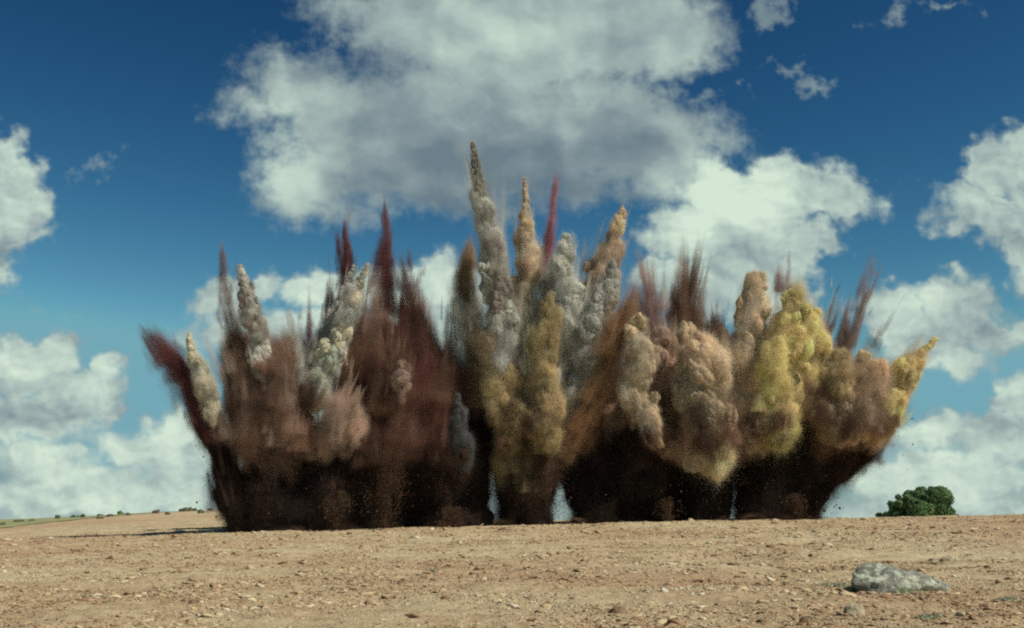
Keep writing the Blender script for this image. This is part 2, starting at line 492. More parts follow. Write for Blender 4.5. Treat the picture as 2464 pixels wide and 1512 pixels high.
granite = rock_mat('lichen_granite', (0.27, 0.27, 0.225), (0.12, 0.11, 0.09), (0.44, 0.44, 0.36), 0.9)
pale = rock_mat('pale_stone', (0.50, 0.43, 0.29), (0.38, 0.30, 0.19), (0.60, 0.54, 0.38))
browns = rock_mat('brown_clod', (0.27, 0.18, 0.11), (0.17, 0.10, 0.06), (0.38, 0.28, 0.18))
rock('boulder', 2160, 1425, 222, 62, 130, granite, 'big grey lichen-covered boulder half buried in the tilled field', 4, 'boulder', 4, lean=-0.12)
rock('stone', 2062, 1482, 54, 30, 40, pale, 'rounded pale tan stone just below the grey boulder', 9, 'stone', 3)
rock('stone', 2035, 1434, 22, 7, 14, pale, 'small flat cream stone at the lower left foot of the boulder', 12, 'stone', 2)
rock('stone', 2290, 1350, 42, 13, 30, pale, 'pale slab of stone on the slope above the boulder', 14, 'stone', 3)
rock('soil_clod', 1490, 1478, 46, 20, 34, browns, 'dark brown clod beside the furrow at the bottom of the field', 22, 'clod', 3)
rock('soil_clod', 1945, 1505, 40, 22, 34, browns, 'large dark clod at the bottom edge below the boulder', 25, 'clod', 3)
rock('stone', 552, 1495, 22, 11, 18, pale, 'round whitish stone near the bottom edge of the bare field', 27, 'stone', 2)
rock('soil_clod', 462, 1455, 22, 13, 18, browns, 'lone dark brown clod on the left of the field among pale chips', 30, 'clod', 3)
rock('stone', 988, 1496, 18, 9, 14, pale, 'small white stone at the bottom middle of the field', 33, 'stone', 2)


# ------------------------------------------------------------------ foliage: leaf-clump crowns
def leaf_mat(name, a, b, c_):
    m_, N = make_mat(name)
    t = N.new('ShaderNodeTexCoord').outputs['Object']
    c = ramp(N, N.noise(t, 0.9, 5, 0.7), [(0.34, a), (0.5, b), (0.66, c_)])
    d = N.new('ShaderNodeBsdfDiffuse'); N.put(d.inputs[0], c)
    tr = N.new('ShaderNodeBsdfTranslucent'); N.put(tr.inputs[0], c)
    mx = N.new('ShaderNodeMixShader'); mx.inputs[0].default_value = 0.25
    N.put(mx.inputs[1], d.outputs[0]); N.put(mx.inputs[2], tr.outputs[0])
    o_ = N.new('ShaderNodeOutputMaterial'); N.put(o_.inputs[0], mx.outputs[0])
    return m_


def flakes(P, Nrm, size, aspect=1.0, axis=None):
    """one small triangle per point, facing roughly along Nrm"""
    n = len(P)
    r = axis if axis is not None else unit(rng.normal(size=(n, 3)))
    u = unit(np.cross(Nrm, r)); w = np.cross(Nrm, u)
    s = size[:, None]
    a = rng.uniform(.7, 1.3, (n, 1)); b = rng.uniform(.7, 1.3, (n, 1))
    V = np.empty((n, 3, 3), np.float32)
    V[:, 0] = P + u * s * 0.62 * a - w * s * .5 * aspect
    V[:, 1] = P - u * s * 0.62 * b - w * s * .5 * aspect
    V[:, 2] = P + w * s * 0.75 * aspect * a
    return V.reshape(-1, 3), np.arange(n * 3).reshape(-1, 3)


def crown_mesh(name, lobes, n, leaf, mat):
    """lobes: (centre, radius) list; leaves gathered near the lobes' surfaces, uneven"""
    C_ = np.array([l[0] for l in lobes]); R = np.array([l[1] for l in lobes])
    k = rng.choice(len(R), n, p=R ** 2 / (R ** 2).sum())
    d = unit(rng.normal(size=(n, 3)))
    rr = R[k] * (0.55 + 0.5 * rng.random(n) ** 0.6) * (1 + 0.16 * fbm(d * 2.2 + k[:, None] * 3.1, 3))
    P = C_[k] + d * rr[:, None] * np.array([1, 1, .86])
    clump = fbm(P / (R.mean() * 0.42), 2) > -0.35
    P, d = P[clump], d[clump]
    Nn = unit(d + rng.normal(0, .45, d.shape))
    V, F = flakes(P, Nn, leaf * rng.uniform(.6, 1.4, len(P)))
    return mesh_np(name, V, F, mat, smooth=False)


def limbs(name, segs, mat):
    V, F = [], []
    for a, b, ra, rb in segs:
        a, b = np.array(a, float), np.array(b, float); d = unit(b - a); u = unit(np.cross(d, [0.3, 1, 0.2])); w = np.cross(d, u)
        o_ = len(V)
        for q in range(9):
            t = q * 2 * math.pi / 9; e = math.cos(t) * u + math.sin(t) * w
            V.append(a + e * ra); V.append(b + e * rb)
        for q in range(9):
            i, j = o_ + 2 * q, o_ + 2 * ((q + 1) % 9); F.append((i, j, j + 1, i + 1))
    return mesh_np(name, np.array(V), np.array(F), mat)


bark = rock_mat('bark', (0.10, 0.08, 0.06), (0.05, 0.04, 0.03), (0.16, 0.13, 0.10))
oak_leaf = leaf_mat('oak_leaves', (0.07, 0.13, 0.06), (0.13, 0.22, 0.095), (0.22, 0.32, 0.14))
scrub_leaf = leaf_mat('scrub_leaves', (0.15, 0.155, 0.10), (0.22, 0.22, 0.14), (0.31, 0.29, 0.19))

TY = 118.0
s_ = TY / FOC
tx = (2205 - IW / 2) * s_
tree = empty('oak_tree', (tx, TY, float(ground_base(np.array([tx]), np.array([TY]))[0])))
tag(tree, 'dark green round-crowned oak showing above the crest of the field', 'tree')
tz = tree.location.z
zrow = lambda py: EYE + (HOR - py) * s_ - tz
lob = []
for px, py, r in [(2215, 1205, 30), (2250, 1200, 30), (2180, 1215, 28), (2240, 1225, 36), (2200, 1235, 36), (2262, 1235, 26), (2160, 1222, 17), (2145, 1212, 11), (2150, 1240, 20),
                  (2130, 1245, 16), (2122, 1240, 8), (2275, 1250, 18), (2230, 1250, 40), (2175, 1255, 30), (2205, 1190, 14), (2240, 1186, 16), (2265, 1206, 14), (2222, 1178, 8), (2270, 1222, 12), (2170, 1197, 10), (2128, 1258, 14)]:
    for q in range(2):
        lob.append((((px - 2205) * s_ * .93 + rng.normal(0, 2) * s_, rng.normal(0, 26) * s_, zrow(py)), r * s_ * rng.uniform(.75, 1.0)))
for _ in range(46):
    c0, r0 = lob[rng.integers(0, 40)]
    d = unit(rng.normal(size=3)); d[2] = abs(d[2])
    lob.append((tuple(np.array(c0) + d * r0 * .85), r0 * .38))
link('crown', crown_mesh('crown', lob, 60000, 0.16, oak_leaf), tree)
link('trunk', limbs('trunk', [((0, 0, -0.3), (0.1, 0, 1.6), .42, .30), ((0.1, 0, 1.6), (1.4, .4, 3.0), .24, .1), ((0.1, 0, 1.6), (-1.3, -.3, 2.8), .22, .08), ((.1, 0, 1.6), (.2, .2, 3.4), .22, .08)], bark), tree)

# low shrubs along the left skyline
shr = [(5, 1248, 130, 16, 9, 'squat dark shrub on the skyline at the far left end of the pasture'),
       (46, 1247, 150, 24, 10, 'dark spreading shrub on the pasture skyline'),
       (75, 1248, 150, 14, 6, 'tiny shrub right of the spreading one on the pasture skyline'),
       (138, 1240, 158, 9, 18, 'small upright bushy tree on the pasture skyline'),
       (178, 1241, 158, 26, 9, 'long low green thicket on the skyline right of the upright little tree'),
       (201, 1243, 150, 12, 12, 'round shrub at the right end of the green thicket'),
       (240, 1236, 158, 16, 6, 'flat green shrub where the pasture meets the bare slope'),
       (291, 1234, 158, 15, 11, 'bright green bush standing out on the bare skyline'),
       (268, 1241, 140, 18, 7, 'greyish scrub patch on the slope under the bright green bush'),
       (239, 1252, 125, 15, 9, 'dry purplish shrub low on the bare slope'),
       (308, 1240, 140, 10, 11, 'dark small shrub right of the bright green bush'),
       (377, 1237, 150, 18, 10, 'grey shrub on the skyline left of the cluster on the crest'),
       (404, 1246, 130, 9, 6, 'tiny shrub alone on the bare slope below the skyline'),
       (436, 1224, 158, 10, 8, 'left and smallest shrub of the cluster on the crest'),
       (450, 1224, 158, 16, 13, 'biggest dark shrub of the cluster on the crest'),
       (470, 1224, 158, 11, 9, 'last shrub of the crest cluster, next to the blast'),
       (483, 1243, 132, 11, 14, 'dark shrub on the slope closest to the column of earth'),
       (506, 1226, 158, 14, 5, 'faint low shrub on the crest beside the blast')]
for i, (px, py, Y, wd, hg, lb) in enumerate(shr):
    s = Y / FOC; x = (px - IW / 2) * s; hg *= .8; wd *= .9
    z = float(ground_z(np.array([x]), np.array([float(Y)]))[0])
    so = empty('shrub', (x, Y, z)); tag(so, lb, 'shrub', 'shrubs along the left skyline')
    lob = []
    for q in range(9):
        lob.append(((rng.uniform(-.5, .5) * wd * s, rng.uniform(-.4, .4) * wd * s, rng.uniform(.0, .62) * hg * s), rng.uniform(.15, .38) * min(wd, hg * 1.4) * s))
    link('crown', crown_mesh('crown', lob, 700, 0.15, oak_leaf if i in (4, 7) else scrub_leaf), so)
    link('trunk', limbs('trunk', [((0, 0, -.1), (.05, 0, hg * s * .5), .06, .03), ((0, 0, 0), (.2, .1, hg * s * .5), .04, .02)], bark), so)

# grey-green weeds by the boulder and in the field
weedm = leaf_mat('weed_leaves', (0.34, 0.35, 0.22), (0.42, 0.43, 0.29), (0.52, 0.52, 0.36))
for px, py, wd, hg, lb in [(2010, 1412, 60, 7, 'low patch of grey-green weeds left of the boulder'), (2180, 1428, 46, 8, 'grey-green weeds growing at the front foot of the boulder'),
                           (1040, 1380, 10, 11, 'single small green weed in the pale stony middle of the field'), (1960, 1282, 12, 6, 'tiny green weed near the crest under the blast'),
                           (2235, 1490, 40, 5, 'sparse weeds below the boulder near the bottom edge'), (2425, 1445, 40, 4, 'thin weeds at the right edge level with the boulder')]:
    x, Y, z = hit(px, py); s = Y / FOC
    n = int(120 * wd / 10 + 60)
    P = np.stack([rng.normal(0, .28, n) * wd * s, rng.normal(0, .35, n) * wd * s * .8, rng.random(n) ** 1.5 * hg * s], 1)
    P[:, 2] += ground_z(x + P[:, 0], Y + P[:, 1]) - z
    Vw, Fw = flakes(P, unit(rng.normal(size=(n, 3))), np.full(n, 0.022) * rng.uniform(.6, 1.6, n), 1.8)
    nm = 'weed' if wd < 20 else 'weeds'
    wo_ = link(nm, mesh_np(nm, Vw, Fw, weedm, smooth=False)); wo_.location = (x, Y, z)
    tag(wo_, lb, 'weed' if wd < 20 else 'weeds', kind=None if wd < 20 else 'stuff')


# ------------------------------------------------------------------ dust
def dust_mat(name, a, b, c_, trans=0.4, scale=0.55, sat=None):
    m_, N = make_mat(name)
    t = N.new('ShaderNodeNewGeometry').outputs['Position']
    f = N.m('ADD', N.m('MULTIPLY', N.noise(t, scale, 5, 0.62), 0.7), N.m('MULTIPLY', N.noise(t, scale * 5, 4, 0.6), 0.3))
    c = ramp(N, f, [(0.34, a), (0.5, b), (0.66, c_)])
    d = N.new('ShaderNodeBsdfDiffuse'); N.put(d.inputs[0], c)
    if trans > 0:
        tr = N.new('ShaderNodeBsdfTranslucent'); N.put(tr.inputs[0], c)
        mx = N.new('ShaderNodeMixShader'); mx.inputs[0].default_value = trans
        N.put(mx.inputs[1], d.outputs[0]); N.put(mx.inputs[2], tr.outputs[0]); sh = mx.outputs[0]
    else: sh = d.outputs[0]
    o_ = N.new('ShaderNodeOutputMaterial'); N.put(o_.inputs[0], sh)
    return m_


SOILS = {
    'black': ((0.010, 0.007, 0.006), (0.016, 0.011, 0.009), (0.030, 0.019, 0.014)),
    'umber': ((0.035, 0.018, 0.012), (0.060, 0.030, 0.020), (0.10, 0.050, 0.032)),
    'redbrown': ((0.060, 0.022, 0.016), (0.095, 0.036, 0.026), (0.14, 0.062, 0.042)),
    'maroon': ((0.085, 0.018, 0.016), (0.125, 0.028, 0.024), (0.16, 0.05, 0.042)),
    'brown': ((0.11, 0.058, 0.036), (0.17, 0.092, 0.056), (0.25, 0.145, 0.09)),
    'mauve': ((0.24, 0.13, 0.12), (0.33, 0.19, 0.17), (0.42, 0.28, 0.24)),
    'pink': ((0.30, 0.09, 0.11), (0.40, 0.12, 0.15), (0.48, 0.18, 0.2)),
    'grey': ((0.26, 0.25, 0.21), (0.42, 0.41, 0.35), (0.62, 0.60, 0.50)),
    'slate': ((0.10, 0.11, 0.12), (0.15, 0.16, 0.17), (0.21, 0.22, 0.22)),
    'cream': ((0.34, 0.30, 0.21), (0.52, 0.47, 0.33), (0.72, 0.66, 0.46)),
    'tan': ((0.28, 0.19, 0.11), (0.44, 0.31, 0.18), (0.62, 0.47, 0.28)),
    'pinktan': ((0.26, 0.16, 0.11), (0.38, 0.25, 0.18), (0.56, 0.40, 0.30)),
    'ochre': ((0.24, 0.13, 0.04), (0.36, 0.21, 0.07), (0.46, 0.30, 0.12)),
    'orange': ((0.30, 0.13, 0.05), (0.44, 0.20, 0.08), (0.55, 0.32, 0.15)),
    'yellow': ((0.46, 0.34, 0.09), (0.66, 0.52, 0.16), (0.85, 0.74, 0.30)),
    'olive': ((0.26, 0.19, 0.05), (0.40, 0.30, 0.09), (0.54, 0.44, 0.17)),
}
# one flake material; the soil's own colour is carried by each piece of the cloud
dustm, N = make_mat('dust')
_t = N.new('ShaderNodeNewGeometry').outputs['Position']
_oi = N.new('ShaderNodeObjectInfo')
_f = N.m('ADD', N.m('MULTIPLY', N.noise(_t, .45, 3, 0.6), 0.7), N.m('MULTIPLY', N.noise(_t, 2.6, 2, 0.6), 0.3))
_k = N.m('MULTIPLY', N.step(_f, .34, .68, .62, 1.22, smooth=False), N.m('MULTIPLY_ADD', _oi.outputs['Random'], .24, .86))
_c = N.v('SCALE', _oi.outputs['Color']); N.put(_c.node.inputs[3], _k); _c = N.v('MINIMUM', _c, (.88, .86, .80))
_d = N.new('ShaderNodeBsdfDiffuse'); N.put(_d.inputs[0], _c)
_tr = N.new('ShaderNodeBsdfTranslucent'); N.put(_tr.inputs[0], _c)
_mx = N.new('ShaderNodeMixShader'); _mx.inputs[0].default_value = 0.42
N.put(_mx.inputs[1], _d.outputs[0]); N.put(_mx.inputs[2], _tr.outputs[0])
_o = N.new('ShaderNodeOutputMaterial'); N.put(_o.inputs[0], _mx.outputs[0])
DM = {k: dust_mat('dust_' + k, *v, trans=0.2) for k, v in SOILS.items() if k in ('brown', 'redbrown')}
DM['umberc'] = dust_mat('dust_umberc', (.05, .03, .02), (.09, .055, .035), (.16, .10, .065), trans=0.2)
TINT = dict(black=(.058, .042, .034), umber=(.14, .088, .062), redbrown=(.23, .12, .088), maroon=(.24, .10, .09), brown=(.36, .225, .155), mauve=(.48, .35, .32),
            pink=(.52, .26, .29), grey=(.74, .73, .65), slate=(.205, .20, .195), stone=(.46, .42, .35), cream=(.86, .82, .66), tan=(.82, .68, .49), pinktan=(.67, .51, .40),
            ochre=(.50, .37, .22), orange=(.56, .36, .21), yellow=(.97, .83, .46), olive=(.66, .54, .31))


class Spine:
    """centre line with half-width, from root to tip, as world points"""
    def __init__(s, pts, Y, dY=0.0, flat=1.0):
        n = len(pts)
        s.P = np.array([wp(x, y, Y + dY * i / max(n - 1, 1)) for i, (x, y, w) in enumerate(pts)])
        s.W = np.array([w * Y / FOC for _, _, w in pts])
        L = np.r_[0, np.cumsum(np.linalg.norm(np.diff(s.P, axis=0), axis=1))]
        s.L = L[-1]; s.u = L / L[-1]; s.flat = flat
    def at(s, t):
        t = np.asarray(t, float)
        p = np.stack([np.interp(t, s.u, s.P[:, k]) for k in range(3)], -1)
        return p, np.interp(t, s.u, s.W)
    def dir(s, t):
        a, _ = s.at(np.clip(np.asarray(t) - .04, 0, 1)); b, _ = s.at(np.clip(np.asarray(t) + .04, 0, 1)); return unit(b - a)


# Dust is built of puffs: each puff is a cloud of tens of thousands of tiny flakes of soil.
def billow_mesh(i, core_k, fuzz, tail, n, g):
    r = np.random.default_rng(100 + i)
    C_, R = [np.zeros(3)], [.66]
    for q in range(16):
        e = unit(r.normal(size=3)); C_.append(e * r.uniform(.42, .62)); R.append(r.uniform(.24, .42))
    for q in range(46):
        k = r.integers(1, 17); e = unit(unit(C_[k]) + r.normal(0, .7, 3)); C_.append(C_[k] + e * R[k] * .88); R.append(R[k] * r.uniform(.28, .5))
    VV, FF, NN, o_ = [], [], [], 0
    for c, rb in zip(C_, R):
        v, f = ICO[4 if rb > .5 else 3 if rb > .2 else 2]
        p = c + v * rb
        p = p + v * (((.5 - np.abs(fbm(p * 3.2 + i * 7, 3, .55))) * .16) * min(1, rb * 2.2))[:, None]
        VV.append(p); FF.append(f + o_); o_ += len(v)
    V = np.concatenate(VV); F = np.concatenate(FF)
    C_, R = np.array(C_), np.array(R)
    # keep only triangles on the outside of the heap
    ctr = V[F].mean(1)
    ins = np.zeros(len(F), bool); own = np.repeat(np.arange(len(FF)), [len(f) for f in FF])
    for k in range(len(R)): ins |= (np.linalg.norm(ctr - C_[k], axis=1) < R[k] * .9) & (own != k)
    Fo = F[~ins]
    a, b, c = V[Fo[:, 0]], V[Fo[:, 1]], V[Fo[:, 2]]
    cr_ = np.cross(b - a, c - a); ar = np.linalg.norm(cr_, axis=1)
    k = rng.choice(len(Fo), n, p=ar / ar.sum())
    u, v = rng.random(n), rng.random(n); fl = u + v > 1; u[fl], v[fl] = 1 - u[fl], 1 - v[fl]
    P = a[k] + (b - a)[k] * u[:, None] + (c - a)[k] * v[:, None]; nn = unit(cr_[k])
    h = rng.exponential(1.0, n) * np.where(rng.random(n) < tail, .16, fuzz) * np.clip(1 + 1.4 * fbm(P * 3 + 11, 2), .1, 3) - fuzz * .4
    P = P + nn * h[:, None]
    Vf, Ff = flakes(P, unit(nn + rng.normal(0, .32, nn.shape)), g * rng.uniform(.5, 1.3, n))
    Vc = V * core_k
    me = mesh_np('billow', np.concatenate([Vc, Vf]), np.concatenate([Fo, Ff + len(Vc)]), [], smooth=False)
    sm = np.zeros(len(Fo) + len(Ff), bool); sm[:len(Fo)] = True; me.polygons.foreach_set('use_smooth', sm)
    me.materials.append(dustm)
    return me


def soft_mesh(i, n, g, tight=.42, thr=-.1):
    P = rng.normal(0, tight, (n * 3, 3)); rr = np.linalg.norm(P, axis=1)
    f = fbm(P * 2.3 + i * 13, 3, .6)
    keep = (rr < 1.05) & (f + rng.normal(0, .25, len(P)) > thr)
    P = P[keep][:n]
    nn = unit(unit(P) + rng.normal(0, .8, P.shape))
    V, F = flakes(P, nn, g * rng.uniform(.5, 1.4, len(P)))
    me = mesh_np('dust_veil', V, F, [], smooth=False); me.materials.append(dustm)
    return me


def streak_mesh(i, n, nf, g, squash=.3, sharp=.13):
    """fine trails from z=0 to z=1 fanning slightly and ending at uneven heights; radius 1 at the root"""
    r = np.random.default_rng(300 + i)
    fx, fy = r.normal(0, .47, (2, nf)); rad = np.hypot(fx, fy)
    end = np.clip(1.02 - rad * .5 * r.uniform(.2, 1.3, nf) - r.exponential(.2, nf), .25, 1.0)
    wt = r.lognormal(0, .8, nf); k = rng.choice(nf, n, p=wt / wt.sum())
    t = rng.beta(1.35, 1.45, n); z = t * end[k]
    wid = (1 - z) ** .5 * .9 + .10
    sp_ = sharp * (.4 + 1.0 * r.random(nf))[k] * (1 - .3 * t)
    x = (fx[k] + rng.normal(0, 1, n) * sp_ + .06 * np.sin(z * 7 + k)) * wid
    y = (fy[k] + rng.normal(0, 1, n) * sp_ + .06 * np.cos(z * 6 + k * 2)) * wid
    P = np.stack([x, y, z], 1)
    P[:, 2] -= rng.exponential(.02, n)
    V, F = flakes(np.zeros_like(P), unit(rng.normal(size=P.shape)), g * rng.uniform(.5, 1.4, n))
    V = V * np.array([1, 1, squash]) + np.repeat(P, 3, axis=0)
    me = mesh_np('dust_streaks', V, F, [], smooth=False); me.materials.append(dustm)
    return me


CRISP = [billow_mesh(i, .985, .018, .08, 110000, .0145) for i in range(4)]
FUZZY = [billow_mesh(10 + i, .86, .075, .15, 170000, .0138) for i in range(4)]
SOFTP = [soft_mesh(i, 380000, .0066, .38) for i in range(3)]
WISPS = [soft_mesh(20 + i, 200000, .0057, .42, .05) for i in range(3)]
STREAK = [streak_mesh(i, 240000, 170, .0080, sharp=.17) for i in range(4)]
THIN = [streak_mesh(20 + i, 110000, 60, .0063, sharp=.24) for i in range(3)]
SPIKE = [streak_mesh(40 + i, 26000, 20, .0105, sharp=.34) for i in range(4)]
PR = random.Random(11)
MIXED = dict(brown=('umber', 'pinktan', 'mauve', 'redbrown'), redbrown=('umber', 'brown', 'maroon'), umber=('black', 'brown'), tan=('brown', 'cream'), grey=('cream', 'slate'))


def put(root, kind, meshes, loc, scale, axis, colour, spin=True):
    me = PR.choice(meshes)
    o = bpy.data.objects.new(kind, me); COL.objects.link(o); o.parent = root
    q = Vector(axis).to_track_quat('Z', 'Y')
    if spin: q = q @ Matrix.Rotation(PR.uniform(0, 6.283), 3, 'Z').to_quaternion()
    o.rotation_mode = 'QUATERNION'; o.rotation_quaternion = q
    o.location = Vector(loc) - root.location
    o.scale = scale
    h = PR.gauss(1, .07)
    o.color = (*[c * min(max(PR.gauss(1, .02) * h, .85), 1.12) for c in TINT[colour]], 1)
    return o


def walk(sp, step):
    """stations along the spine about step half-widths apart"""
    t = 0.0; out_ = []
    while t < 1.0:
        out_.append(t); _, w = sp.at(t); t += max(step * float(w), .22) / sp.L
    return out_


def streak_chain(root, sp, colour, step=1.1, length=3.0, wide=1.0, meshes=None, lo=0.0, hi=1.0, jit=.25, top=1.0):
    r = PR
    for t in walk(sp, step):
        if t < lo or t > hi: continue
        p, w = sp.at(t); d = sp.dir(t); w = float(w)
        L = min(length * w + .8, (1.03 - t) * sp.L * top + 1.2)
        off = np.array([r.gauss(0, jit) * w, r.gauss(0, jit) * w * sp.flat, 0])
        d = d + np.array([r.gauss(0, .05), r.gauss(0, .05), 0])
        put(root, 'dust_streaks', meshes or STREAK, p + off - d * L * .12, (w * wide, w * wide, L), d, colour)


def spikes(root, sp, colour, n, lo=.35, hi=.85, k=1.0):
    for _ in range(n):
        t = PR.uniform(lo, hi); p, w = sp.at(t); w = float(w); d = sp.dir(t)
        ww = min(max(w * PR.uniform(.12, .42), .16), .75)
        off = np.array([PR.uniform(-.85, .85) * w, PR.uniform(-.5, .5) * w, 0])
        put(root, 'dust_streaks', SPIKE, p + off, (ww, ww, PR.uniform(1.6, 4.2) * k), d * .7 + np.array([PR.gauss(0, .10) + off[0] * .05, 0, .3]), colour)


def filaments(root, sp, colours, n, wmin=.14, wmax=.45, lmin=.25, lmax=.7, lo=-.05, hi=.6, fan=.5, meshes=None, front=0.0):
    """fine trails of thrown soil, fanning out from the spine and ending raggedly"""
    for _ in range(n):
        t = PR.uniform(lo, hi); p, w = sp.at(max(t, 0)); w = float(w); d = sp.dir(max(t, 0))
        p = p + d * min(t, 0) * sp.L
        e = max(min(PR.gauss(0, .5), 1.1), -1.1)
        L = sp.L * PR.uniform(lmin, lmax) * (1 - .35 * abs(e))
        L = min(L, (1.06 - max(t, 0)) * sp.L)
        ww = sp.W.max() * PR.uniform(wmin, wmax) * (.6 + .4 * w / sp.W.max())
        side = np.array([d[2], 0, -d[0]])
        put(root, 'dust_streaks', meshes or THIN, p + side * e * w * .8 + np.array([0, PR.uniform(-.6, .6) * w * sp.flat - front, 0]), (ww, ww, max(L, ww * 2)),
            d + side * (e * fan * .35 + PR.gauss(0, .03)) + np.array([0, PR.gauss(0, .05), 0]), PR.choice(colours))


def plume(label, colour, pts, Y, dY=0.0, n=14, rel=(.5, .8), mist=None, cat='dust plume', seed=None, flat=.8, style='fuzzy', tip=True, cnt=None, name='dust_plume', veil=1.0, second=None, **kw):
    sp = Spine(pts, Y, dY, flat)
    root = empty(name, sp.P[0]); tag(root, label, cat, 'billowing plumes of pale dust')
    r = PR; mist = mist or colour
    for t in walk(sp, .62 if style == 'crisp' else .72):
        p, w = sp.at(t); w = float(w); d = sp.dir(t)
        m_ = cnt or (2 if w > 1.1 else 1)
        vk = veil
        for q in range(m_):
            R = w * r.uniform(*rel) * (1.15 if m_ == 1 else .9) + .05
            o_ = max(w - R, 0)
            o_ = max(o_, .5 * w) if t > .12 else o_
            off = np.array([r.uniform(-1, 1) * o_, r.uniform(-1, .6) * o_ * flat, r.uniform(-.3, .3) * w])
            st = ('crisp' if r.random() < .5 else 'fuzzy') if style == 'mixed' else (('crisp' if .5 + .5 * math.sin(t * 11 + len(label)) > .45 else 'fuzzy') if style == 'crisp' else style)
            put(root, 'billow', CRISP if st == 'crisp' else FUZZY, p + off, (R, R, R * r.uniform(1.05, 1.6)), d + np.array([r.gauss(0, .2), r.gauss(0, .2), 0]), second if second and r.random() < .35 else colour)
    for t in walk(sp, .5):                           # small late bursts budding off the flanks
        p, w = sp.at(t); w = float(w)
        if t < .08 or w < .25 or r.random() < .35: continue
        a_ = r.uniform(0, 6.283); R = w * r.uniform(.16, .36)
        put(root, 'billow', CRISP if style != 'fuzzy' and r.random() < .6 else FUZZY, p + np.array([math.cos(a_) * w * .85, -abs(math.sin(a_)) * w * .7 * flat, r.uniform(-.4, .4) * w]), (R, R, R * r.uniform(1, 1.7)), sp.dir(t), colour)
    w0 = float(sp.at(.06)[1]); d0 = sp.dir(.05)
    if w0 > .6:                                      # the darker soil still clinging to the root
        for q in range(2):
            R = w0 * r.uniform(.5, .9)
            put(root, 'dust_veil', WISPS, sp.P[0] + np.array([r.uniform(-.8, .8) * w0, -r.uniform(.5, 1.1) * w0, r.uniform(-.3, .5) * w0]), (R, R, R * 1.3), d0, r.choice(('umber', 'brown', 'umber')))
        filaments(root, Spine(pts, Y, dY, flat), ('umber', 'brown', colour), 7, .10, .3, .12, .35, -.06, .1, .6, front=.6 * w0)
    for t in walk(sp, 1.7 / max(veil, .2)):
        p, w = sp.at(t); w = float(w); d = sp.dir(t)
        R = w * r.uniform(.6, 1.1)
        off = np.array([r.gauss(0, .45) * w, r.gauss(0.2, .4) * w, r.gauss(0, .3) * w]) + d * R * (1.2 if t < .35 else .3)
        put(root, 'dust_veil', WISPS, p + off, (R, R, R * r.uniform(1.2, 2.2)), d, mist)
    filaments(root, sp, (mist, colour), 12, .12, .4, .25, .6, 0, .7, .5)
    filaments(root, sp, (mist, colour), 4, .08, .2, .25, .4, .7, .95, .7)
    if style == 'crisp':                             # torn pale streamers over the lumps, slate ones painting in the shaded side's dark
        filaments(root, sp, ('slate', 'grey', 'grey', 'cream'), 14, .12, .35, .25, .6, 0, .75, .4)
    if tip:
        p, w = sp.at(.62); d = sp.dir(.9); L = sp.L * .42
        put(root, 'dust_streaks', THIN, p, (max(float(w) * .8, .2), max(float(w) * .8, .2), L), sp.P[-1] - p, mist)
    return root


def jet(label, colour, pts, Y, dY=0.0, dens=1.0, nf=0, core=None, cat='dust jet', seed=None, group='thin streaking jets of soil', big=0.0, flat=.8, name='dust_jet', soft=.6, second=None):
    sp = Spine(pts, Y, dY, flat)
    root = empty(name, sp.P[0]); tag(root, label, cat, group)
    wide = sp.W.max() > .9
    if not wide:                                     # a needle: sparse at the tip, thicker below
        streak_chain(root, sp, colour, 1.5 / dens, 4.2, 1.25, THIN, hi=.8)
        if dens > .9: streak_chain(root, sp, colour, 1.2 if core else 1.7, 3.2, 1.0, STREAK, hi=.8 if core else .45)
        spikes(root, sp, colour, 2)
        return root
    sp.W = np.maximum(sp.W, sp.W.max() * np.interp(sp.u, [0, .6, 1], [.5, .5, .2]))   # a broad front that thins out instead of closing
    mix = (colour,) * 3 + MIXED.get(colour, (colour,)) + ((second,) * 2 if second else ())
    if dens > .7:                                    # the dense heart, set back behind the trails
        for t in walk(sp, .7):
            if t > (.62 if core else .4): continue
            p, w = sp.at(t); w = float(w); d = sp.dir(t)
            for q in range(2):
                R = w * PR.uniform(.5, .85)
                put(root, 'dust_veil', SOFTP, p + np.array([PR.gauss(0, .4) * w, (.25 + PR.gauss(0, .2)) * w, 0]) + d * R * .5, (R, R, R * PR.uniform(1.3, 2.0)), d, PR.choice(mix[:4]))
    k = sp.L * sp.W.mean()
    filaments(root, sp, mix, int(min((16 + 3.2 * k) * min(dens, 1.3), 70)), lo=-.02, hi=.62)
    filaments(root, sp, (colour,), int(8 * min(dens, 1)), .25, .6, .3, .6, -.02, .4, meshes=STREAK)
    filaments(root, sp, mix, int(10 * min(dens, 1)), .06, .16, .2, .45, .4, .9, .8)
    return root


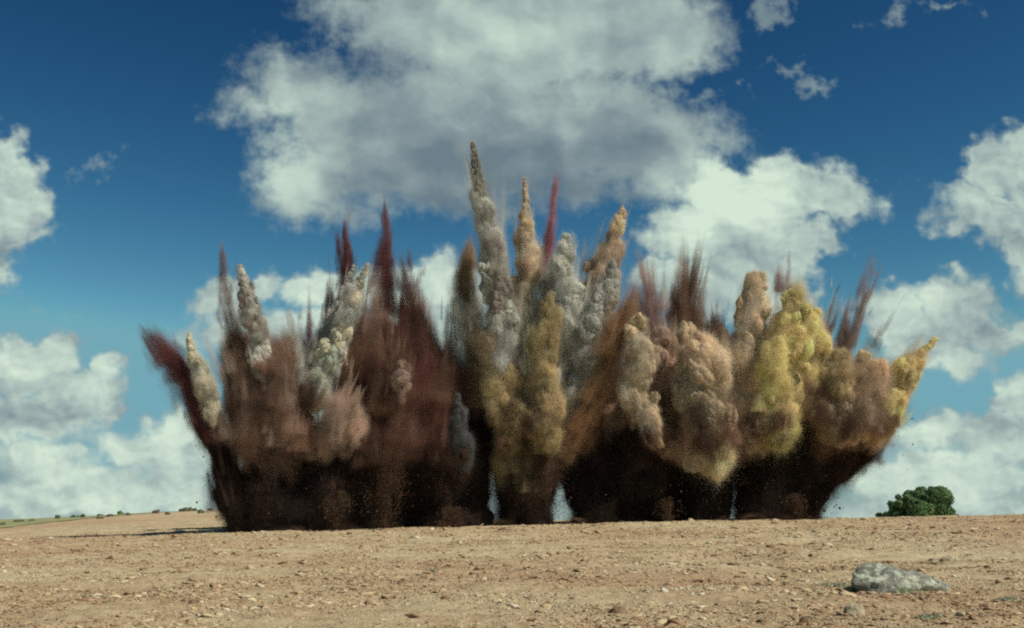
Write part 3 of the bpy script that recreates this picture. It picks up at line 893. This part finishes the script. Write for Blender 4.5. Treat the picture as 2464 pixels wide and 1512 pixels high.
def column(label, pts, Y, dY=0.0, colour='black', second='umber'):
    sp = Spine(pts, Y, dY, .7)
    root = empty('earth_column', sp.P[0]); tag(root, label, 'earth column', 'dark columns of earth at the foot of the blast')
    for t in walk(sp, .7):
        if t > .86: continue
        p, w = sp.at(t); w = float(w); d = sp.dir(t)
        for q in range(2):
            R = w * PR.uniform(.74, 1.0); off = np.array([PR.uniform(-.3, .3) * w, PR.uniform(-.4, .4) * w, 0])
            put(root, 'billow', FUZZY if PR.random() < .6 or t > .4 else CRISP, p + off, (R, R, R * 1.5), d, colour if PR.random() < .8 or t < .3 else second)
    streak_chain(root, sp, colour, .7, 2.8, 1.05)
    filaments(root, sp, (colour, colour, second), 22, .12, .4, .25, .65, 0, .45, .4, front=.5)
    filaments(root, sp, (second,), 5, .08, .2, .2, .5, .1, .8, .5, front=.9)
    w0 = float(sp.W[0])
    for q in range(3):                               # the skirt of dust rolling out along the ground
        R = w0 * PR.uniform(.5, .8)
        put(root, 'dust_veil', WISPS, sp.P[0] + np.array([PR.uniform(-.8, .8) * w0, -.5 * w0 + PR.uniform(-.3, .2), R * .12]), (R, R * .8, R * .32), (0, 0, 1), PR.choice(('umber', 'brown')))
    return root


PXM = 1232 / 512 / FOC      # metres per picture point per metre of depth


# --- dark columns of thrown earth, left to right
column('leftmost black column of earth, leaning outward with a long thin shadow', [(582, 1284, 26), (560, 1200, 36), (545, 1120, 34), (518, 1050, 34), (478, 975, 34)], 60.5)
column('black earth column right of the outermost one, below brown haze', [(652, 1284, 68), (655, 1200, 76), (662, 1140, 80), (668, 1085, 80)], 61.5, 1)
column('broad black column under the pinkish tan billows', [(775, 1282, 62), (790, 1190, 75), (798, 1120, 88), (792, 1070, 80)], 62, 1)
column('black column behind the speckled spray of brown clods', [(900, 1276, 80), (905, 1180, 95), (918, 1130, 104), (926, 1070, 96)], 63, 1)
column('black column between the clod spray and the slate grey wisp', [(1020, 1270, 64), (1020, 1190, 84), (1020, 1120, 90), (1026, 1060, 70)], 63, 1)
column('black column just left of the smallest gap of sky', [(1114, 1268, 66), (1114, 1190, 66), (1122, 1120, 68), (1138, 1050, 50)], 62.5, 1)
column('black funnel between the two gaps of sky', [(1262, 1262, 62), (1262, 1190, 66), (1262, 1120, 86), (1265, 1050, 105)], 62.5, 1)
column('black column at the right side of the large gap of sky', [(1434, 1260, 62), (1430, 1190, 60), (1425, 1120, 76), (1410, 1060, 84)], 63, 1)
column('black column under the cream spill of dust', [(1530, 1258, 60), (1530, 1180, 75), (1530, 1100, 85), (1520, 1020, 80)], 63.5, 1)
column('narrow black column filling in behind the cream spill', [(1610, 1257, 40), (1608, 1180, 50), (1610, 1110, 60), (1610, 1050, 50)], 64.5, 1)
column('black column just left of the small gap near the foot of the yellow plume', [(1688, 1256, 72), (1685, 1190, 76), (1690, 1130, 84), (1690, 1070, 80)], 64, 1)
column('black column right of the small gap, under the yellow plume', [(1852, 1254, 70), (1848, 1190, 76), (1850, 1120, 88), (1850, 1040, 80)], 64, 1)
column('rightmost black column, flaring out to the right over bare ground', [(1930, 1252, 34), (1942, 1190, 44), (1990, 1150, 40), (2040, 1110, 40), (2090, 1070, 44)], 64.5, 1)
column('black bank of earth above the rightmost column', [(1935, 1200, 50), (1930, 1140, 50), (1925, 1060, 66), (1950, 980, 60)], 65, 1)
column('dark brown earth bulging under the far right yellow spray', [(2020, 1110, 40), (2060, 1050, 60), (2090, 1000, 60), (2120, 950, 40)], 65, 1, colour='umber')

# --- brown and red streaking jets
jet('long maroon jet leaning far out to the left', 'maroon', [(520, 1040, 34), (455, 930, 36), (405, 855, 30), (365, 795, 10)], 60, 0, 1.5, core=.35)
jet('brown haze above the second black column, ending in a thin left spike', 'brown', [(605, 1080, 84), (597, 990, 80), (580, 900, 66), (568, 810, 44), (560, 740, 24)], 59.8, 1, 1.3, 200, core=.45, second='pinktan')
jet('broad brown haze between the grey spike and the white diagonal plume', 'brown', [(690, 1090, 90), (685, 1000, 88), (675, 930, 80), (665, 860, 60), (655, 800, 40)], 60.2, 1, 1.3, 220, core=.5, second='pinktan')
jet('faint brown veil behind the grey spike', 'brown', [(740, 980, 70), (735, 900, 60), (730, 830, 46), (722, 740, 18)], 66, 2, .5, 200, second='grey')
jet('thin maroon jet piercing up left of the white diagonal plume', 'maroon', [(835, 690, 24), (836, 640, 16), (832, 590, 8), (827, 520, 2)], 66, 0, 1.0, 40)
jet('short maroon jet just left of the thin piercing one', 'maroon', [(822, 680, 14), (818, 640, 10), (814, 590, 5), (812, 555, 2)], 66.5, 0, .7, 30)
jet('tall maroon jet rising over the dark red mass', 'maroon', [(922, 740, 36), (922, 650, 26), (928, 590, 13), (927, 520, 7), (929, 460, 3)], 65, 0, 1.0, 80)
jet('small maroon flame-shaped jet in front of the white cloud', 'maroon', [(795, 800, 24), (794, 750, 15), (790, 690, 4)], 66, 0, 1.0, 40)
jet('small maroon jet low between the brown haze and the white plume', 'maroon', [(750, 890, 20), (748, 820, 12), (744, 745, 3)], 66, 0, .8, 40)
jet('big dark red-brown mass left of the tallest plume', 'redbrown', [(948, 1130, 96), (950, 1080, 120), (955, 990, 125), (955, 900, 115), (952, 815, 95), (950, 730, 60)], 61.5, 2, 1.3, 320, core=.62, second='brown')
jet('dark red-brown streaks on the right flank of the big mass', 'redbrown', [(1060, 1130, 48), (1065, 1040, 60), (1065, 940, 64), (1060, 860, 58), (1056, 790, 50), (1054, 720, 30)], 61.8, 2, 1.2, 200, core=.5, second='brown')
jet('red-brown streak between the maroon jet and the white cloud tops', 'redbrown', [(985, 860, 44), (985, 760, 34), (983, 680, 18), (980, 600, 4)], 65, 1, .9, 100)
jet('brown streaks under the pale diagonal plume', 'brown', [(860, 1060, 70), (860, 960, 64), (870, 860, 55), (885, 760, 36), (895, 640, 6)], 62.5, 1, 1.0, 200, core=.4)
jet('mauve pink needle jet right of the tallest plume', 'pink', [(1312, 720, 20), (1318, 610, 15), (1330, 500, 8), (1340, 385, 3)], 66, 0, 1.1, 60)
jet('ochre streaks hugging the left side of the tallest plume', 'ochre', [(1160, 960, 34), (1140, 860, 36), (1125, 740, 30), (1128, 640, 20), (1133, 540, 4)], 63, 1, 1.3, 140, core=.5)
jet('small dark jet peeking between the two central plumes', 'redbrown', [(1225, 760, 24), (1225, 720, 18), (1226, 672, 6)], 67, 0, 1.2, 40)
jet('orange jet slanting up right of the grey lumpy plume', 'orange', [(1350, 1090, 30), (1430, 960, 36), (1480, 850, 34), (1505, 760, 24), (1530, 650, 5)], 62, 0, 1.3, 140, core=.5)
jet('mauve haze right of the orange jet', 'mauve', [(1590, 980, 60), (1585, 880, 60), (1570, 790, 44), (1555, 700, 24), (1550, 600, 6)], 66, 1, .9, 220)
jet('brown jet with a needle tip in front of the bright cumulus', 'brown', [(1640, 900, 56), (1645, 790, 50), (1652, 720, 30), (1662, 640, 10), (1666, 560, 3)], 67, 0, 1.1, 160)
jet('low brown tuft right of the needle-tipped jet', 'brown', [(1720, 880, 36), (1722, 800, 28), (1716, 720, 8)], 67, 0, 1.0, 80)
jet('faint mauve wisp above the yellow plume', 'mauve', [(1885, 760, 40), (1890, 690, 26), (1893, 600, 6)], 68, 0, .35, 60)
jet('mauve feather leaning right near the right cloud', 'mauve', [(2030, 880, 38), (2055, 790, 28), (2085, 700, 22), (2115, 605, 10)], 68, 0, .5, 120)
jet('thin dark maroon streak right of the yellow plume', 'maroon', [(1975, 880, 16), (1992, 810, 9), (2014, 760, 3)], 66, 0, .9, 30)
jet('pale wisps between the yellow plume and the mauve feather', 'grey', [(1960, 860, 40), (1990, 760, 22), (2005, 670, 6)], 68, 0, .35, 60)
jet('thin brown spike above the far right tan billows', 'brown', [(2080, 900, 30), (2095, 850, 14), (2118, 790, 3)], 67, 0, .6, 40)
jet('dark brown dust under the far right spray', 'umber', [(2060, 1090, 60), (2100, 1030, 44), (2160, 980, 20)], 65, 0, 1.3, 100)
plume('soft slate grey cone of dust standing in front of the black columns', 'slate', [(1112, 1100, 28), (1106, 1040, 22), (1102, 945, 3)], 60, mist='slate', rel=(.5, .8), veil=1.3)
jet('dark brown haze under the yellow funnel', 'umber', [(1260, 1180, 70), (1250, 1090, 100), (1240, 1010, 105), (1220, 920, 60)], 63.5, 1, 1.0, 200, core=.6)
jet('dark brown haze behind the cream spill', 'umber', [(1500, 1120, 80), (1480, 1040, 90), (1460, 960, 80), (1450, 880, 50)], 65.5, 1, 1.0, 200, core=.7)
jet('brown haze filling in behind the tan billows', 'brown', [(1740, 1100, 110), (1730, 980, 110), (1720, 880, 90), (1720, 800, 60)], 67.5, 1, 1.0, 240, core=.7)
jet('brown haze behind the right tan billows', 'brown', [(2010, 1080, 90), (2010, 980, 90), (2020, 900, 70), (2040, 840, 40)], 67.5, 1, 1.0, 240, core=.65)

jet('thin mauve-brown needle rising above the leftmost brown haze', 'brown', [(560, 850, 26), (548, 720, 16), (538, 640, 8), (531, 555, 3)], 61, 0, .8)
jet('faint grey streaks between the slim spike and the diagonal plume', 'grey', [(715, 980, 44), (712, 900, 36), (706, 820, 26), (698, 740, 14)], 60.8, 0, .8)
jet('pinkish streaks in front of the white diagonal plume foot', 'pinktan', [(800, 1080, 50), (815, 1000, 44), (835, 930, 30), (850, 860, 12)], 60, 0, .8)
jet('pale mauve veil above the dark red-brown mass', 'mauve', [(1000, 860, 60), (1000, 780, 56), (1000, 700, 40), (1000, 640, 20)], 66.5, 0, .5)
jet('tan streaks through the middle of the dark red-brown mass', 'brown', [(930, 1000, 50), (935, 920, 44), (940, 840, 34), (945, 760, 16)], 61, 0, .8)
jet('grey-white streaks fanning left out of the centre', 'grey', [(1235, 960, 30), (1180, 860, 34), (1130, 780, 26), (1090, 700, 10)], 62.5, 0, 1.0)
jet('cream streaks fanning up behind the olive yellow plume', 'cream', [(1300, 980, 40), (1296, 860, 42), (1296, 760, 34), (1300, 660, 14)], 64, 0, 1.2)
jet('grey-white streaks fanning right between the lumpy grey plumes', 'grey', [(1360, 960, 44), (1390, 860, 44), (1405, 760, 34), (1412, 660, 12)], 64.5, 0, 1.2)
jet('sandy streaks between the cream spill and the broad tan billows', 'tan', [(1610, 1040, 50), (1615, 940, 46), (1610, 850, 36), (1600, 760, 14)], 64, 0, 1.1)
jet('yellowish haze behind the bright yellow plume', 'tan', [(1900, 980, 80), (1905, 860, 76), (1900, 770, 54), (1895, 690, 24)], 66, 0, .8, second='cream')

plume('cream puffs half hidden in the brown haze under the slim grey spike', 'pinktan', [(640, 1010, 30), (645, 950, 36), (640, 890, 22)], 60.6, mist='brown', style='fuzzy', rel=(.4, .8), cnt=2, veil=1.5, tip=False)
jet('tan-brown haze between the broad tan billows and the pale tan plume', 'brown', [(1750, 1090, 80), (1745, 980, 80), (1742, 880, 64), (1740, 790, 30)], 64, 0, 1.1, core=.6, second='tan')
jet('tan-brown haze linking the yellow plume and the far right billows', 'brown', [(1975, 1090, 90), (1985, 990, 90), (2005, 900, 70), (2030, 820, 30)], 64.2, 0, 1.1, core=.6, second='tan')
jet('soft tan dust trailing toward the far right tip', 'tan', [(2080, 1060, 60), (2115, 990, 54), (2145, 920, 36), (2180, 860, 14)], 64, 0, 1.0, core=.6, second='brown')
jet('ochre funnel of streaked dust narrowing to a foot between the two gaps of sky', 'olive', [(1263, 1190, 34), (1258, 1120, 52), (1252, 1050, 72), (1246, 980, 76), (1240, 900, 50)], 61.6, 0, 1.0, second='umber')
jet('dark brown dust closing the space left of the tallest plume', 'umber', [(1135, 1130, 60), (1142, 1020, 60), (1140, 920, 48), (1128, 830, 20)], 65.5, 0, 1.2, core=.6, second='redbrown')
# --- pale billowing plumes
plume('pale beige plume tucked beside the long maroon jet', 'cream', [(512, 990, 22), (490, 920, 26), (470, 860, 15), (452, 805, 4)], 59.5, n=10, mist='cream')
plume('slim grey spike left of the broad brown haze', 'grey', [(634, 900, 34), (620, 810, 34), (598, 730, 24), (578, 640, 5)], 60, n=12, mist='brown', style='crisp', rel=(.35, .85), cnt=3, veil=.8)
plume('white lumpy diagonal plume leaning right over the brown haze', 'grey', [(762, 965, 34), (795, 870, 40), (825, 780, 30), (850, 710, 20), (884, 640, 5)], 60.5, n=14, mist='grey', second='cream', style='crisp', rel=(.35, .85), cnt=3, veil=.8)
plume('paler streaked plume left of the white lumpy diagonal one', 'grey', [(720, 970, 20), (750, 880, 22), (785, 790, 16), (820, 710, 8), (852, 640, 3)], 61.5, n=10, out=.4)
plume('pinkish tan billows low on the left side', 'pinktan', [(735, 1085, 34), (725, 1030, 40), (703, 975, 34), (690, 930, 18)], 60.8, mist='brown', rel=(.4, .7), cnt=2, veil=2.4, tip=False)
plume('pinkish puff in the middle of the dark red-brown mass', 'pinktan', [(965, 960, 14), (968, 915, 24), (972, 870, 14)], 60.5, n=8, out=.5, mist='redbrown')
plume('tallest plume of the blast, grey and lumpy with a needle tip', 'grey', [(1240, 1000, 34), (1218, 915, 48), (1208, 820, 48), (1194, 700, 42), (1178, 600, 36), (1162, 500, 28), (1147, 410, 14), (1138, 345, 4)], 61.5, 1, n=34, kids=7, mist='stone', second='stone', style='crisp', rel=(.35, .85), cnt=3, veil=.8)  # stone tint paints the dark of the shaded left face into the dust
plume('ochre yellow dust pouring down below the tallest plume', 'olive', [(1245, 1075, 40), (1230, 1000, 60), (1205, 930, 56), (1180, 860, 36)], 61.5, n=18, veil=1.2, out=.3, mist='ochre')
plume('olive yellow plume in the centre ending in a blunt tip', 'olive', [(1310, 1040, 54), (1308, 950, 40), (1312, 850, 36), (1318, 770, 28), (1316, 712, 8)], 60.8, n=18, mist='olive')
plume('beige spire right of the tallest plume', 'tan', [(1262, 980, 26), (1262, 860, 34), (1262, 740, 34), (1264, 640, 30), (1266, 570, 24), (1264, 510, 9), (1262, 430, 3)], 64.5, n=18, mist='cream', veil=1.4)
plume('grey lumpy plume behind the olive yellow one', 'grey', [(1330, 1040, 26), (1356, 920, 46), (1368, 790, 50), (1358, 690, 46), (1362, 620, 30), (1362, 570, 8)], 63.5, n=22, kids=7, style='crisp', rel=(.35, .85), cnt=3, veil=.8)
plume('ragged grey-white curtain between the beige spire and the grey plumes', 'grey', [(1300, 860, 30), (1310, 760, 32), (1325, 680, 24), (1335, 620, 8)], 65, n=14, out=.4)
plume('feather-shaped tan plume leaning right with a sharp tip', 'tan', [(1405, 880, 34), (1425, 790, 42), (1434, 700, 46), (1448, 630, 44), (1478, 575, 28), (1496, 500, 5)], 66, n=18, mist='tan')
plume('grey knobbly plume between the feather and the orange jet', 'grey', [(1345, 1050, 24), (1392, 940, 42), (1418, 860, 48), (1440, 770, 46), (1458, 700, 32), (1474, 630, 6)], 62.8, n=22, kids=7, style='crisp', rel=(.35, .85), cnt=3, veil=.8)
plume('cream spill of dust curling down right of the orange jet', 'tan', [(1575, 1060, 26), (1550, 1000, 40), (1530, 920, 50), (1535, 840, 46), (1538, 770, 24)], 61.2, mist='cream', style='mixed', rel=(.35, .75), cnt=3, veil=.6)
plume('broad tan billows between the cream spill and the yellow plume', 'tan', [(1700, 1075, 80), (1695, 980, 82), (1690, 900, 74), (1672, 840, 56), (1662, 800, 34)], 61.8, mist='tan', style='mixed', rel=(.35, .75), cnt=4, veil=.7)
plume('brownish billows along the underside of the tan ones', 'pinktan', [(1590, 1060, 34), (1650, 1082, 46), (1740, 1076, 50), (1800, 1050, 44)], 62.6, mist='brown', rel=(.45, .85), cnt=3, veil=1.8, tip=False)
plume('brown billows above the black columns in the middle right', 'pinktan', [(1420, 1060, 50), (1490, 1010, 60), (1570, 950, 62), (1600, 870, 50), (1600, 800, 28)], 64, mist='brown', style='mixed', rel=(.35, .75), cnt=4, veil=.8)
plume('pale tan plume just left of the bright yellow one', 'tan', [(1800, 1040, 66), (1796, 930, 66), (1800, 830, 56), (1812, 740, 44), (1820, 670, 24)], 62.6, mist='cream', style='mixed', rel=(.35, .75), cnt=4, veil=.8)
plume('bright yellow towering plume on the right', 'yellow', [(1865, 1030, 58), (1880, 940, 70), (1895, 850, 68), (1912, 770, 52), (1902, 722, 30)], 61.8, mist='yellow', style='mixed', rel=(.35, .75), cnt=4, veil=.7)
plume('pale yellow shoulder on the right side of the yellow plume', 'yellow', [(1940, 970, 44), (1952, 880, 44), (1955, 800, 40), (1950, 750, 20)], 63, mist='tan', style='fuzzy', rel=(.4, .8), cnt=3)
plume('olive tan billows right of the yellow plume', 'olive', [(1985, 1020, 54), (2000, 950, 58), (2015, 890, 46), (2025, 845, 22)], 62.6, mist='tan', second='tan', style='mixed', rel=(.35, .75), cnt=4, veil=.8)
plume('tan billows left of the far right yellow spray', 'tan', [(2060, 1030, 60), (2075, 960, 62), (2085, 905, 54), (2075, 860, 28)], 62.9, mist='tan', style='mixed', rel=(.35, .75), cnt=4, veil=.8)
plume('far right knobbly yellow spray with a thin pointed tip', 'yellow', [(2128, 1030, 34), (2155, 950, 46), (2180, 890, 34), (2212, 855, 15), (2255, 812, 4)], 63, n=22, kids=6, mist='tan', out=.12, style='crisp', rel=(.35, .85), cnt=3, veil=.8)

# --- sprays of clods at the foot
def spray(label, px, py, w, hgt, Y, n, colour):
    z0 = wp(px, py, Y)
    a = np.clip(rng.normal(0, .42, n), -1.2, 1.2); r = rng.beta(1.2, 1.5, n)
    x = a * w * (0.35 + .8 * r) * (1 - .25 * r ** 3); z = r * hgt * np.cos(a * .9)
    P = np.stack([x * Y / FOC, rng.normal(0, .45, n) * w * Y / FOC * .6, z * Y / FOC], 1)
    keep = fbm((P + z0) * np.array([2.2, 1, .8]), 3, .6) + rng.normal(0, .25, n) > .02; P = P[keep]; n = len(P)
    s = Y * PXM * .24 * rng.lognormal(0, .5, n)
    v0, f0 = ICO[0]
    V = (P[:, None] + v0[None] * s[:, None, None] * (1 + rng.uniform(-.3, .3, (n, 12, 1)))).reshape(-1, 3)
    F = (f0[None] + (np.arange(n) * 12)[:, None, None]).reshape(-1, 3)
    o = link('clod_spray', mesh_np('clod_spray', V, F, DM[colour], smooth=False)); o.location = z0
    return tag(o, label, 'clod spray', 'sprays of brown clods at the foot of the blast')


spray('tallest speckled fan of brown clods in front of the black columns', 925, 1268, 70, 190, 58.5, 16000, 'umberc')
spray('low spray of brown clods left of the tallest fan', 815, 1272, 52, 95, 59, 7000, 'umberc')
spray('faint brown clods right of the large gap at the foot of the earth', 1610, 1254, 44, 60, 60.5, 4000, 'umberc')
spray('small reddish clod spray at the foot of the rightmost column', 1915, 1250, 36, 66, 61, 4000, 'umberc')
spray('low dusty spray at the foot of the middle columns', 1090, 1266, 60, 50, 59.5, 4000, 'umberc')

# --- loose clods still in the air round the blast
pts_ = []
for px, py, sx_, sy_, n in [(2000, 1200, 22, 40, 60), (1975, 1235, 30, 14, 50), (2150, 1050, 40, 40, 40), (505, 1080, 16, 60, 60), (925, 1120, 60, 60, 160), (1350, 1210, 16, 30, 30), (1600, 1200, 120, 40, 120), (700, 1200, 90, 40, 100), (1250, 1180, 160, 40, 100), (1850, 1180, 60, 40, 80)]:
    for _ in range(n): pts_.append(wp(rng.normal(px, sx_), min(rng.normal(py, sy_), 1245), rng.uniform(58.5, 66)))
pts_ = np.array(pts_); s_n = rng.lognormal(math.log(.020), .5, len(pts_)); v0, f0 = ICO[0]
Vd = (pts_[:, None] + v0[None] * s_n[:, None, None] * (1 + rng.uniform(-.4, .4, (len(pts_), 12, 1)))).reshape(-1, 3)
Fd = (f0[None] + (np.arange(len(pts_)) * 12)[:, None, None]).reshape(-1, 3)
do = link('debris', mesh_np('debris', Vd, Fd, DM['umberc'], smooth=False))
tag(do, 'small dark clods flying through the air around the blast', 'debris', kind='stuff')
print('objects', len(bpy.data.objects))
